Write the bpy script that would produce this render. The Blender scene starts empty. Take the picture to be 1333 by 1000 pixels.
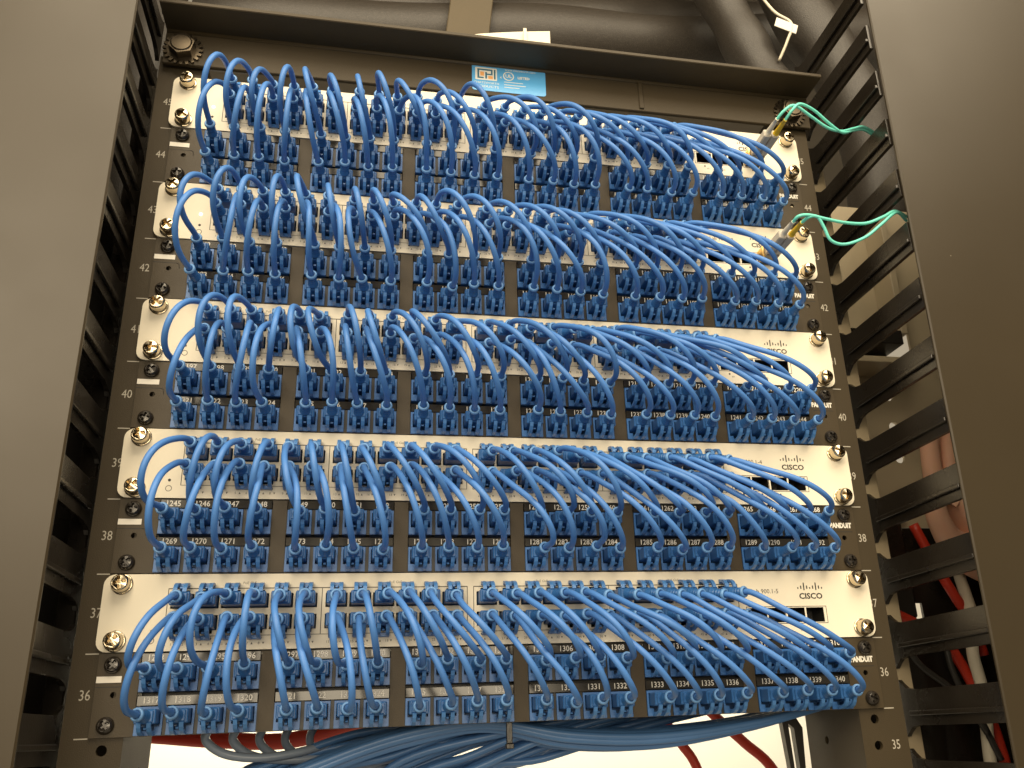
import bpy, math, random
import numpy as np
from mathutils import Vector, Matrix
from mathutils.geometry import tessellate_polygon

# ------------------------------------------------------------------ camera, world, lights, exposure
# All measures below are millimetres (x to the right along the rack, y away from the viewer, z up from the foot of rack unit 36);
# MM turns them into metres.
MM = 0.001
scene = bpy.context.scene
COL = scene.collection

cam_data = bpy.data.cameras.new('camera')
cam_data.sensor_fit = 'HORIZONTAL'
cam_data.sensor_width = 36.0
cam_data.lens = 1170.367 / 1333 * 36.0
cam_data.shift_x = -50 / 1333
cam_data.clip_start = 0.01
cam_data.clip_end = 50
cam = bpy.data.objects.new('camera', cam_data)
cam.location = (-97.94 * MM, -565.18 * MM, -6.18 * MM)
cam.rotation_euler = (math.radians(111.168), math.radians(2.2018), math.radians(-11.5486))
COL.objects.link(cam)
scene.camera = cam

world = bpy.data.worlds.new('World')
scene.world = world
world.use_nodes = True
wbg = world.node_tree.nodes['Background']
wbg.inputs['Color'].default_value = (1.0, 0.84, 0.60, 1)
wbg.inputs['Strength'].default_value = 0.42


def area_light(name, loc, target, size, power, color=(1.0, 0.845, 0.61)):
    d = bpy.data.lights.new(name, 'AREA')
    d.shape = 'RECTANGLE'
    d.size, d.size_y = size
    d.energy = power
    d.color = color
    o = bpy.data.objects.new(name, d)
    o.location = loc
    o.rotation_euler = (Vector(target) - Vector(loc)).to_track_quat('-Z', 'Y').to_euler()
    COL.objects.link(o)
    return o


# ceiling lights of the room in front of the rack, then two added lamps
area_light('ceiling_light_front', (0.15, -0.95, 1.35), (0.05, 0.0, 0.15), (1.9, 0.8), 40)
area_light('ceiling_light_aisle', (-1.35, -2.2, 1.15), (-0.1, 0.0, 0.1), (1.5, 0.9), 52)
area_light('front_fill_light', (-0.15, -2.5, 0.22), (-0.05, 0.0, 0.15), (1.3, 0.55), 20)  # added soft fill behind the camera, also mirrored in the label strips
area_light('added_wall_light', (0.1, 1.2, 0.30), (0.1, 1.5, -0.2), (1.6, 0.2), 10, (1.0, 0.88, 0.66))  # added lamp low and close to the back wall, to brighten it

scene.view_settings.view_transform = 'Standard'
scene.view_settings.look = 'None'
scene.view_settings.exposure = 0.0
scene.view_settings.gamma = 1.0
scene.view_settings.use_curve_mapping = False

random.seed(7)
rng = np.random.default_rng(7)
U = 44.45


# ------------------------------------------------------------------ materials
def mat(name, color, rough=0.5, metal=0.0, spec=0.5, bump=0.0, bump_scale=400.0, vary=0.0, vary_scale=25.0, coat=0.0,
        rand=0.0, rough_var=0.0, specks=None, emit=None, trans=0.0):
    m = bpy.data.materials.new(name)
    m.use_nodes = True
    nt = m.node_tree
    b = nt.nodes['Principled BSDF']
    b.inputs['Base Color'].default_value = (*color, 1)
    b.inputs['Roughness'].default_value = rough
    b.inputs['Metallic'].default_value = metal
    b.inputs['Specular IOR Level'].default_value = spec
    b.inputs['Coat Weight'].default_value = coat
    b.inputs['Coat Roughness'].default_value = 0.12
    if trans:
        b.inputs['Subsurface Weight'].default_value = trans
        b.inputs['Subsurface Radius'].default_value = (0.001, 0.0018, 0.004)
        b.inputs['Subsurface Scale'].default_value = 1.0
    tc = nt.nodes.new('ShaderNodeTexCoord')
    cur = None
    if vary or rand:
        mix = nt.nodes.new('ShaderNodeHueSaturation')
        mix.inputs['Color'].default_value = (*color, 1)
        add = nt.nodes.new('ShaderNodeMath')
        add.operation = 'MULTIPLY_ADD'
        nz = nt.nodes.new('ShaderNodeTexNoise')
        nz.inputs['Scale'].default_value = vary_scale
        nz.inputs['Detail'].default_value = 5
        nt.links.new(tc.outputs['Object'], nz.inputs['Vector'])
        nt.links.new(nz.outputs['Fac'], add.inputs[0])
        add.inputs[1].default_value = 2 * vary
        add.inputs[2].default_value = 1 - vary
        out = add.outputs[0]
        if rand:
            oi = nt.nodes.new('ShaderNodeObjectInfo')
            a2 = nt.nodes.new('ShaderNodeMath')
            a2.operation = 'MULTIPLY_ADD'
            a2.inputs[1].default_value = rand
            nt.links.new(oi.outputs['Random'], a2.inputs[0])
            nt.links.new(out, a2.inputs[2])
            out = a2.outputs[0]
        nt.links.new(out, mix.inputs['Value'])
        cur = mix.outputs['Color']
    if specks:
        vor = nt.nodes.new('ShaderNodeTexVoronoi')
        vor.inputs['Scale'].default_value = specks[0]
        nt.links.new(tc.outputs['Object'], vor.inputs['Vector'])
        cr = nt.nodes.new('ShaderNodeValToRGB')
        cr.color_ramp.elements[0].position = 0.0
        cr.color_ramp.elements[0].color = (1, 1, 1, 1)
        cr.color_ramp.elements[1].position = specks[1]
        cr.color_ramp.elements[1].color = (0, 0, 0, 1)
        nt.links.new(vor.outputs['Distance'], cr.inputs['Fac'])
        mx = nt.nodes.new('ShaderNodeMix')
        mx.data_type = 'RGBA'
        nt.links.new(cr.outputs['Color'], mx.inputs['Factor'])
        if cur is not None:
            nt.links.new(cur, mx.inputs['A'])
        else:
            mx.inputs['A'].default_value = (*color, 1)
        mx.inputs['B'].default_value = (*specks[2], 1)
        cur = mx.outputs['Result']
    if cur is not None:
        nt.links.new(cur, b.inputs['Base Color'])
    if rough_var:
        n2 = nt.nodes.new('ShaderNodeTexNoise')
        n2.inputs['Scale'].default_value = 14
        n2.inputs['Detail'].default_value = 6
        nt.links.new(tc.outputs['Object'], n2.inputs['Vector'])
        mr = nt.nodes.new('ShaderNodeMapRange')
        mr.inputs['To Min'].default_value = max(0.02, rough - rough_var)
        mr.inputs['To Max'].default_value = rough + rough_var
        nt.links.new(n2.outputs['Fac'], mr.inputs['Value'])
        nt.links.new(mr.outputs['Result'], b.inputs['Roughness'])
    if bump:
        n3 = nt.nodes.new('ShaderNodeTexNoise')
        n3.inputs['Scale'].default_value = bump_scale
        n3.inputs['Detail'].default_value = 3
        nt.links.new(tc.outputs['Object'], n3.inputs['Vector'])
        bp = nt.nodes.new('ShaderNodeBump')
        bp.inputs['Strength'].default_value = bump
        bp.inputs['Distance'].default_value = 0.0006
        nt.links.new(n3.outputs['Fac'], bp.inputs['Height'])
        nt.links.new(bp.outputs['Normal'], b.inputs['Normal'])
    if emit:
        b.inputs['Emission Color'].default_value = (*emit[0], 1)
        b.inputs['Emission Strength'].default_value = emit[1]
    return m


M = {}
M['black_paint'] = mat('black_powder_coat', (0.044, 0.032, 0.016), 0.55, spec=0.35, bump=0.25, bump_scale=1500, vary=0.12, rough_var=0.08)
M['panel_black'] = mat('black_panel_steel', (0.050, 0.036, 0.018), 0.48, spec=0.4, bump=0.2, bump_scale=1800, vary=0.1, rough_var=0.08)
M['door_paint'] = mat('door_satin_black', (0.031, 0.022, 0.010), 0.38, spec=0.36, bump=0.03, bump_scale=2500, vary=0.14, vary_scale=9,
                      rough_var=0.08, specks=(38.0, 0.018, (0.5, 0.44, 0.34)))
M['finger'] = mat('black_moulded_plastic', (0.013, 0.010, 0.007), 0.28, spec=0.55, bump=0.2, bump_scale=700, vary=0.15, rough_var=0.1)
M['galv'] = mat('galvanised_steel', (0.42, 0.37, 0.27), 0.5, metal=0.35, vary=0.2, vary_scale=18, rough_var=0.12)
M['lit_tan_plate'] = mat('lightened_tan_steel', (0.45, 0.38, 0.26), 0.42, vary=0.18, vary_scale=11, rough_var=0.15)  # tan made paler to stand for light missing inside the channel
M['post_tan'] = mat('brown_painted_post', (0.30, 0.245, 0.16), 0.4, vary=0.15, rough_var=0.1)
M['white_plate'] = mat('off_white_paint', (0.80, 0.735, 0.595), 0.5, spec=0.35, bump=0.05, bump_scale=3000, vary=0.015)
M['chassis'] = mat('grey_chassis_steel', (0.28, 0.26, 0.22), 0.45, metal=0.4, vary=0.1)
M['ink'] = mat('black_ink', (0.02, 0.018, 0.016), 0.6)
M['grey_ink'] = mat('grey_ink', (0.13, 0.12, 0.10), 0.6)
M['white_ink'] = mat('white_ink', (0.75, 0.72, 0.64), 0.6)
M['unit_ink'] = mat('grey_white_ink', (0.42, 0.39, 0.33), 0.6)
M['port_dark'] = mat('port_cavity_plastic', (0.012, 0.011, 0.010), 0.4)
M['gold'] = mat('gold_contacts', (0.75, 0.52, 0.2), 0.3, metal=1)
M['chrome'] = mat('nickel_plated_screw', (0.62, 0.53, 0.38), 0.17, metal=1.0, rough_var=0.05)
M['dark_screw'] = mat('black_oxide_screw', (0.03, 0.025, 0.02), 0.2, metal=0.3, spec=0.8, rough_var=0.08)
M['bolt'] = mat('dark_zinc_bolt', (0.10, 0.08, 0.055), 0.28, metal=0.85, rough_var=0.1)
M['cable_blue'] = mat('blue_cable_vinyl', (0.058, 0.175, 0.47), 0.46, spec=0.38, rand=0.14, vary=0.08, vary_scale=60, bump=0.08, bump_scale=300)
M['plug_blue'] = mat('blue_plug_plastic', (0.028, 0.115, 0.32), 0.33, spec=0.5, rand=0.12, vary=0.06, vary_scale=300)
M['boot_blue'] = mat('blue_soft_boot', (0.065, 0.20, 0.48), 0.34, spec=0.5, rand=0.10)
M['lip_blue'] = mat('pale_blue_boot_lip', (0.12, 0.28, 0.56), 0.36, spec=0.5, rand=0.10)
M['jack_blue'] = mat('blue_jack_plastic', (0.040, 0.150, 0.41), 0.36, spec=0.5, rand=0.06)
M['strip'] = mat('glossy_label_strip', (0.022, 0.019, 0.014), 0.13, spec=0.5, rough_var=0.04)
M['tag_white'] = mat('white_paper_tag', (0.78, 0.74, 0.66), 0.6)
M['sticker'] = mat('blue_sticker_vinyl', (0.11, 0.42, 0.80), 0.3, spec=0.5, vary=0.03)
M['sticker_white'] = mat('white_sticker_print', (0.82, 0.82, 0.76), 0.35)
M['sticker_blue'] = mat('dark_blue_sticker_print', (0.05, 0.17, 0.26), 0.35)
M['sticker_orange'] = mat('orange_sticker_print', (0.85, 0.42, 0.16), 0.35)
M['aqua'] = mat('aqua_fiber_jacket', (0.16, 0.66, 0.55), 0.45, spec=0.4)
M['lc_grey'] = mat('grey_translucent_connector', (0.50, 0.46, 0.40), 0.35)
M['lc_white'] = mat('white_boot', (0.62, 0.58, 0.49), 0.4)
M['lc_yellow'] = mat('yellow_boot', (0.62, 0.42, 0.02), 0.4)
M['bulk_blue'] = mat('bulk_cable_vinyl', (0.075, 0.185, 0.41), 0.36, spec=0.55, rand=0.15, vary=0.12, vary_scale=30)
M['bulk_grey'] = mat('grey_cable_vinyl', (0.26, 0.32, 0.42), 0.34, spec=0.55, rand=0.1)
M['red'] = mat('red_cable_vinyl', (0.52, 0.035, 0.015), 0.4)
M['white_cable'] = mat('white_cable_vinyl', (0.70, 0.64, 0.51), 0.45)
M['black_cable'] = mat('black_cable_vinyl', (0.03, 0.027, 0.023), 0.4)
M['wall'] = mat('white_wall_paint', (0.82, 0.80, 0.74), 0.7, vary=0.02, vary_scale=4)
M['ceiling'] = mat('dark_ceiling_paint', (0.09, 0.075, 0.055), 0.7, vary=0.2, vary_scale=5)
M['mesh_sleeve'] = mat('braided_sleeve', (0.026, 0.021, 0.016), 0.5, vary=0.5, vary_scale=420, bump=0.5, bump_scale=900, specks=(1100.0, 0.28, (0.16, 0.14, 0.11)))  # pale specks paint the glints of the braid into the colour
M['strap'] = mat('olive_webbing', (0.075, 0.056, 0.028), 0.65, vary=0.12, bump=0.4, bump_scale=500)
M['brushed'] = mat('brushed_aluminium', (0.50, 0.46, 0.38), 0.5, metal=0.5, rough_var=0.1)
M['skin'] = mat('skin', (0.78, 0.46, 0.32), 0.5, vary=0.08, vary_scale=40, trans=0.25, bump=0.2, bump_scale=250)
M['sleeve_red'] = mat('red_cloth', (0.40, 0.03, 0.035), 0.8, bump=0.4, bump_scale=500)
M['led'] = mat('lit_status_led', (0.8, 0.9, 1.0), 0.4, emit=((0.8, 0.9, 1.0), 3.0))


# ------------------------------------------------------------------ mesh helpers
class MB:
    """collects geometry in millimetres and links it as one mesh object"""

    def __init__(self):
        self.v, self.f, self.s = [], [], []

    def _add(self, vs, fs, smooth=False):
        n = len(self.v)
        self.v.extend([tuple(map(float, p)) for p in vs])
        self.f.extend([tuple(i + n for i in q) for q in fs])
        self.s.extend([smooth] * len(fs))
        return self

    def box(self, x0, x1, y0, y1, z0, z1, c=0.0):
        """box, with optional chamfer c on all edges"""
        if c <= 0:
            vs = [(x, y, z) for x in (x0, x1) for y in (y0, y1) for z in (z0, z1)]
            fs = [(0, 1, 3, 2), (4, 6, 7, 5), (0, 4, 5, 1), (2, 3, 7, 6), (0, 2, 6, 4), (1, 5, 7, 3)]
            return self._add(vs, fs)
        X, Y, Z = (x0, x1), (y0, y1), (z0, z1)
        vs, idx = [], {}
        for a in (0, 1):
            for b in (0, 1):
                for d in (0, 1):
                    sx, sy, sz = (1, -1)[a], (1, -1)[b], (1, -1)[d]
                    for k in range(3):
                        p = [X[a] + sx * c, Y[b] + sy * c, Z[d] + sz * c]
                        p[k] = (X[a], Y[b], Z[d])[k]
                        idx[(a, b, d, k)] = len(vs)
                        vs.append(p)
        I = idx
        fs = []
        for a in (0, 1):
            q = [I[(a, 0, 0, 0)], I[(a, 1, 0, 0)], I[(a, 1, 1, 0)], I[(a, 0, 1, 0)]]
            fs.append(tuple(q if a else q[::-1]))
            q = [I[(0, a, 0, 1)], I[(1, a, 0, 1)], I[(1, a, 1, 1)], I[(0, a, 1, 1)]]
            fs.append(tuple(q[::-1] if a else q))
            q = [I[(0, 0, a, 2)], I[(1, 0, a, 2)], I[(1, 1, a, 2)], I[(0, 1, a, 2)]]
            fs.append(tuple(q if a else q[::-1]))
        for a in (0, 1):
            for b in (0, 1):
                q = [I[(a, b, 0, 0)], I[(a, b, 1, 0)], I[(a, b, 1, 1)], I[(a, b, 0, 1)]]
                fs.append(tuple(q if (a ^ b) else q[::-1]))
                q = [I[(a, 0, b, 0)], I[(a, 1, b, 0)], I[(a, 1, b, 2)], I[(a, 0, b, 2)]]
                fs.append(tuple(q[::-1] if (a ^ b) else q))
                q = [I[(0, a, b, 1)], I[(1, a, b, 1)], I[(1, a, b, 2)], I[(0, a, b, 2)]]
                fs.append(tuple(q if (a ^ b) else q[::-1]))
        for a in (0, 1):
            for b in (0, 1):
                for d in (0, 1):
                    q = [I[(a, b, d, 0)], I[(a, b, d, 1)], I[(a, b, d, 2)]]
                    fs.append(tuple(q if (a + b + d) % 2 else q[::-1]))
        return self._add(vs, fs)

    def plate(self, outer, holes, y0, y1, hole_depth=None):
        """polygon in the xz plane with holes, extruded from y0 (front) to y1 (back)"""
        loops = [outer] + list(holes)
        flat = [p for l in loops for p in l]
        tris = tessellate_polygon([[Vector((p[0], p[1], 0)) for p in l] for l in loops])
        n = len(flat)
        vs = [(p[0], y0, p[1]) for p in flat] + [(p[0], y1, p[1]) for p in flat]
        fs = []
        for t in tris:
            a, b, c = [flat[i] for i in t]
            area = (b[0] - a[0]) * (c[1] - a[1]) - (b[1] - a[1]) * (c[0] - a[0])
            if abs(area) < 1e-9:
                continue
            t = tuple(t) if area > 0 else tuple(t)[::-1]
            fs.append(t)                                   # normal towards -y
            fs.append(tuple(i + n for i in t[::-1]))
        k = 0
        for l in loops:
            m = len(l)
            for i in range(m):
                j = (i + 1) % m
                fs.append((k + j, k + i, k + i + n, k + j + n))
            k += m
        return self._add(vs, fs)

    def lathe(self, prof, c=(0, 0, 0), axis='y', n=24, smooth=True, caps=(True, True)):
        """prof: (along, radius) pairs revolved about an axis through c"""
        vs, fs = [], []
        for (t, r) in prof:
            for k in range(n):
                a = 2 * math.pi * k / n
                u, w = r * math.cos(a), r * math.sin(a)
                p = {'y': (u, t, w), 'x': (t, u, w), 'z': (u, w, t)}[axis]
                vs.append((p[0] + c[0], p[1] + c[1], p[2] + c[2]))
        for i in range(len(prof) - 1):
            for k in range(n):
                k2 = (k + 1) % n
                fs.append((i * n + k, i * n + k2, (i + 1) * n + k2, (i + 1) * n + k))
        self._add(vs, fs, smooth)
        b = len(self.v) - len(vs)
        if caps[0]:
            self.f.append(tuple(b + k for k in range(n))); self.s.append(False)
        if caps[1]:
            self.f.append(tuple(b + (len(prof) - 1) * n + k for k in range(n))[::-1]); self.s.append(False)
        return self

    def tube(self, path, r, n=9, caps=True, smooth=True):
        P = np.asarray(path, float)
        m = len(P)
        R = np.full(m, r, float) if np.isscalar(r) else np.asarray(r, float)
        T = np.gradient(P, axis=0)
        T /= np.linalg.norm(T, axis=1)[:, None] + 1e-12
        ref = np.array([0, 0, 1.0]) if abs(T[0][2]) < 0.9 else np.array([1.0, 0, 0])
        a = np.cross(T[0], ref); a /= np.linalg.norm(a)
        ang = np.arange(n) * 2 * math.pi / n
        V = np.empty((m, n, 3))
        for i in range(m):
            a = a - T[i] * np.dot(a, T[i]); a /= np.linalg.norm(a)
            b = np.cross(T[i], a)
            V[i] = P[i] + R[i] * (np.cos(ang)[:, None] * a + np.sin(ang)[:, None] * b)
        fs = [(i * n + k, i * n + (k + 1) % n, (i + 1) * n + (k + 1) % n, (i + 1) * n + k) for i in range(m - 1) for k in range(n)]
        base = len(self.v)
        self._add(V.reshape(-1, 3), fs, smooth)
        if caps:
            self.f.append(tuple(base + k for k in range(n))[::-1]); self.s.append(False)
            self.f.append(tuple(base + (m - 1) * n + k for k in range(n))); self.s.append(False)
        return self

    def mesh(self, name, material):
        me = bpy.data.meshes.new(name)
        me.from_pydata([(x * MM, y * MM, z * MM) for x, y, z in self.v], [], self.f)
        me.polygons.foreach_set('use_smooth', self.s)
        me.materials.append(material)
        me.update()
        return me

    def build(self, name, material, parent=None, loc=None):
        return put(name, self.mesh(name, material), parent, loc)


def put(name, me, parent=None, loc=None, rot=None):
    o = bpy.data.objects.new(name, me)
    COL.objects.link(o)
    if parent:
        o.parent = parent
    if loc:
        o.location = (loc[0] * MM, loc[1] * MM, loc[2] * MM)
    if rot:
        o.rotation_euler = rot
    return o


def tag(o, label, cat, group=None):
    o['label'] = label
    o['category'] = cat
    if group:
        o['group'] = group
    return o


def thing(name, label, cat, loc=(0, 0, 0), group=None):
    return tag(put(name, None, None, loc), label, cat, group)


def rrect(x0, x1, z0, z1, r, n=5):
    pts = []
    for cx, cz, a0 in ((x1 - r, z0 + r, -90), (x1 - r, z1 - r, 0), (x0 + r, z1 - r, 90), (x0 + r, z0 + r, 180)):
        for k in range(n + 1):
            a = math.radians(a0 + 90 * k / n)
            pts.append((cx + r * math.cos(a), cz + r * math.sin(a)))
    return pts


def rect(x0, x1, z0, z1):
    return [(x0, z0), (x1, z0), (x1, z1), (x0, z1)]


def circle(x, z, r, n=16):
    return [(x + r * math.cos(2 * math.pi * k / n), z + r * math.sin(2 * math.pi * k / n)) for k in range(n)]


_text = {}


def text_mesh(s, size, material, bold=0.0, xs=1.0):
    """lettering lying in the xz plane facing -y, centred on its origin, size = cap height in mm"""
    key = (s, size, material.name, bold, xs)
    if key in _text:
        return _text[key]
    cu = bpy.data.curves.new('lettering', 'FONT')
    cu.body = s
    cu.size = size / 0.7 * MM
    cu.align_x = 'CENTER'
    cu.align_y = 'CENTER'
    cu.resolution_u = 2
    cu.offset = bold * MM
    o = bpy.data.objects.new('lettering', cu)
    COL.objects.link(o)
    dg = bpy.context.evaluated_depsgraph_get()
    me = bpy.data.meshes.new_from_object(o.evaluated_get(dg))
    bpy.data.objects.remove(o)
    bpy.data.curves.remove(cu)
    me.transform(Matrix.Rotation(math.pi / 2, 4, 'X') @ Matrix.Scale(xs, 4, (1, 0, 0)))
    me.materials.clear()
    me.materials.append(material)
    _text[key] = me
    return me


def lettering(name, s, size, material, parent, loc, bold=0.0, xs=1.0):
    return put(name, text_mesh(s, size, material, bold, xs), parent, loc)


def spline(pts, per=6):
    P = np.asarray(pts, float)
    P = np.vstack([2 * P[0] - P[1], P, 2 * P[-1] - P[-2]])
    out = []
    t = np.linspace(0, 1, per, endpoint=False)[:, None]
    for i in range(1, len(P) - 2):
        a, b, c, d = P[i - 1], P[i], P[i + 1], P[i + 2]
        out.append(0.5 * ((2 * b) + (-a + c) * t + (2 * a - 5 * b + 4 * c - d) * t ** 2 + (-a + 3 * b - 3 * c + d) * t ** 3))
    out.append(P[-2][None])
    return np.vstack(out)


# ------------------------------------------------------------------ screws
def cross_loop(r, w):
    return [(w, w), (r, w), (r, -w), (w, -w), (w, -r), (-w, -r), (-w, -w), (-r, -w), (-r, w), (-w, w), (-w, r), (w, r)][::-1]


def screw_mesh(name, R, H, material, dome=0.25, cross=0.62, n=28):
    """panhead screw with a real cross recess; base at y = 0, head towards -y"""
    mb = MB()
    rt = R * (0.80 if dome < 0.5 else 0.66)
    prof = [(0, R * 0.97), (-H * 0.12, R), (-H * (1 - dome), R), (-H * (1 - dome * 0.55), R * 0.965 if dome < 0.5 else R * 0.93), (-H * (1 - dome * 0.2), R * 0.89 if dome < 0.5 else R * 0.80), (-H, rt)]
    mb.lathe([(a, b) for a, b in prof], n=n, caps=(False, False))
    # flat crown with the cross cut into it
    w, r = R * 0.17, R * cross
    cl = [(w, w), (w, r), (-w, r), (-w, w), (-r, w), (-r, -w), (-w, -w), (-w, -r), (w, -r), (w, -w), (r, -w), (r, w)]
    outer = circle(0, 0, rt, n)
    loops = [outer, cl]
    flat = outer + cl
    tris = tessellate_polygon([[Vector((p[0], p[1], 0)) for p in l] for l in loops])
    y = -H
    vs = [(p[0], y - 0.10 * H * (1 - (p[0] ** 2 + p[1] ** 2) / rt ** 2), p[1]) for p in flat] + [(p[0] * 0.7, y + H * 0.55, p[1] * 0.7) for p in cl]
    fs = []
    for t in tris:
        a, b, c = [flat[i] for i in t]
        ar = (b[0] - a[0]) * (c[1] - a[1]) - (b[1] - a[1]) * (c[0] - a[0])
        if abs(ar) > 1e-9:
            fs.append(tuple(t) if ar > 0 else tuple(t)[::-1])
    m = len(cl)
    for i in range(m):
        j = (i + 1) % m
        fs.append((n + i, n + j, n + m + j, n + m + i))
    fs.append(tuple(n + m + i for i in range(m)))
    mb._add(vs, fs)
    return mb.mesh(name, material)


ME_screw = screw_mesh('mounting_screw', 5.0, 7.4, M['chrome'], dome=0.3, cross=0.72)
ME_collar = MB().lathe([(0, 5.9), (-0.9, 5.9), (-0.9, 5.0)], n=24, caps=(False, False)).mesh('washer', M['chrome'])
ME_dark_screw = screw_mesh('panel_screw', 4.7, 3.6, M['dark_screw'], dome=0.8)

# ------------------------------------------------------------------ rack frame
rack = thing('equipment_rack', 'black steel two-post rack frame carrying all switches and patch panels', 'rack')
Z0, Z1 = -420.0, 462.0
for s in (-1, 1):
    mb = MB()
    holes = []
    for u in range(27, 46):
        for dz in (6.35, 22.25, 38.1):
            z = (u - 36) * U + dz
            if Z0 + 8 < z < Z1 - 8:
                holes.append(circle(s * 231.5, z, 2.9, 12))
    outer = rect(221, 253, Z0, Z1) if s > 0 else rect(-253, -221, Z0, Z1)
    mb.plate(outer, holes, 0.0, 3.0)
    rail = mb.build('rail', M['black_paint'], rack)
    # web going back from the inner edge, with a row of holes, and the rear flange
    wb = MB()
    # the web is a plate lying in the yz plane: build it flat, then turn it
    w2 = MB()
    wh = [circle(22 + (k % 2) * 26, Z0 + 24 + 22.2 * k, 2.6, 12) for k in range(38)]
    w2.plate(rect(3, 76, Z0, Z1), wh, 0, 3.0)
    for (a, b, c) in w2.v:
        wb.v.append(((221.0 + b) if s > 0 else (-224.0 + b), a, c))
    wb.f = list(w2.f); wb.s = list(w2.s)
    wb.build('rail_web', M['black_paint'], rack)
    MB().box(*( (224.2, 253) if s > 0 else (-253, -224.2)), 73, 76, Z0, Z1).build('rear_flange', M['black_paint'], rack)
    # unit numbers and tick marks printed on the rail
    for u in range(33, 46):
        z = (u - 36) * U
        lettering('unit_number', str(u), 5.6, M['unit_ink'], rail, (s * 243.8, -0.08, z + U / 2), xs=0.78)
        MB().box(*((239.3, 246.3) if s > 0 else (-246.3, -239.3)), -0.1, 0.02, z - 0.32, z + 0.32).build('tick_mark', M['unit_ink'], rail)

# top angle: upright leg on the rails, upper leg coming forward
ta = MB()
ta.box(-250, 255, -6.0, -2.6, 452, 481, 0.5)
ta.box(-250, 255, -34, -5.0, 481.0, 484.4, 0.6)
ta.tube([(-249.4, -5.6, 480.6), (254.4, -5.6, 480.6)], 2.0, 8)
top = ta.build('top_angle', M['black_paint'], rack)
MB().box(107, 110.5, -7.4, -6.02, 454, 479, 0.3).build('weld_seam', M['black_paint'], rack)
for s in (-1, 1):
    w = MB()
    pts = []
    n = 20
    for k in range(n):
        for da, r in ((-0.36, 11.2), (-0.2, 13.8), (0.2, 13.8), (0.36, 11.2)):
            a = 2 * math.pi * (k + da) / n
            pts.append((r * math.cos(a), r * math.sin(a)))
    w.plate(pts, [circle(0, 0, 6.0, 20)], -1.6, 0)
    wo = w.build('star_washer', M['bolt'], rack, (s * 237, -6.05, 464.5))
    # each tooth twisted out of the washer's plane
    hb = MB()
    hx = [(9.2 * math.cos(math.radians(60 * k + 17)), 9.2 * math.sin(math.radians(60 * k + 17))) for k in range(6)]
    hb.plate(hx, [], -8.0, -1.6)
    hb.lathe([(-8.0, 7.6), (-8.8, 6.6)], n=20, caps=(True, True))
    hb.build('hex_bolt', M['bolt'], rack, (s * 237, -6.05, 464.5))

# blue maker's sticker on the angle
sx, sz = 2.0, 468.5
st = MB().plate(rrect(-29, 29, -12.5, 12.5, 2.2), [], -0.35, 0).build('sticker', M['sticker'], top, (sx, -6.02, sz))
def on_sticker(name, mb, m):
    return mb.build(name, m, rack, (sx, -6.02, sz))
b = MB().plate(rrect(-26.5, -9.5, -2.6, 9.2, 0.8), [], -0.45, -0.36)
on_sticker('sticker_emblem', b, M['sticker_white'])
b = MB()
for (x0, x1, z0, z1) in ((-24.8, -23.4, -1.2, 7.9), (-23.4, -14.2, 6.5, 7.9), (-23.4, -19.9, -1.2, 0.2), (-18.7, -17.3, -1.2, 5.0),
                         (-17.3, -14.2, 2.4, 3.7), (-14.2, -12.9, 2.4, 7.9), (-11.9, -10.6, -1.2, 7.9)):
    b.box(x0, x1, -0.5, -0.46, z0, z1)
on_sticker('sticker_emblem', b, M['sticker_blue'])
b = MB()
b.box(-22.6, -19.6, -0.5, -0.46, 1.2, 5.2)
b.box(-16.4, -12.8, -0.5, -0.46, -1.2, 1.6)
on_sticker('sticker_emblem', b, M['sticker_orange'])
lettering('sticker_print', 'CHATSWORTH', 1.9, M['sticker_white'], rack, (sx - 17.8, -6.45, sz - 5.2), xs=1.05)
lettering('sticker_print', 'PRODUCTS', 2.1, M['sticker_white'], rack, (sx - 17.8, -6.45, sz - 8.6), xs=1.25)
lettering('sticker_print', 'www.chatsworth.com', 2.0, M['sticker_white'], rack, (sx + 9.0, -6.45, sz + 9.2), xs=0.95)
b = MB().plate(circle(-0.4, 3.2, 4.3, 24), [circle(-0.4, 3.2, 3.5, 24)], -0.5, -0.36)
on_sticker('sticker_print', b, M['sticker_white'])
lettering('sticker_print', 'UL', 3.0, M['sticker_white'], rack, (sx - 0.4, -6.5, sz + 3.2), bold=0.12)
lettering('sticker_print', 'LISTED', 2.2, M['sticker_white'], rack, (sx + 11.5, -6.45, sz + 2.6), bold=0.12)
lettering('sticker_print', 'c', 2.2, M['sticker_white'], rack, (sx - 6.4, -6.45, sz + 1.6), bold=0.1)
for k, (z, wd) in enumerate(((-2.6, 15), (-5.2, 17), (-7.6, 12))):
    on_sticker('sticker_print', MB().box(-4.0, -4.0 + wd, -0.5, -0.36, z - 0.25, z + 0.25), M['sticker_white'])

# ------------------------------------------------------------------ network switches
COLX = [g + 13.9 * k for g in (-197.7, -110.7, -20.1, 67.0) for k in range(6)]
ZU, ZL = 28.8, 15.4            # plug centre heights of the upper and lower port rows above the switch's foot
FACE = -2.4                    # front plane of switch faceplates
SFPX = [158.5, 172.0, 185.6, 199.2]


def port_loop(x, z, up):
    s = 1 if up else -1
    l = [(-6.35, -4.8), (6.35, -4.8), (6.35, 3.7), (3.9, 3.7), (3.9, 5.7), (-3.9, 5.7), (-3.9, 3.7), (-6.35, 3.7)]
    l = [(x + a, z + s * b) for a, b in l]
    return l if s > 0 else l[::-1]


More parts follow.
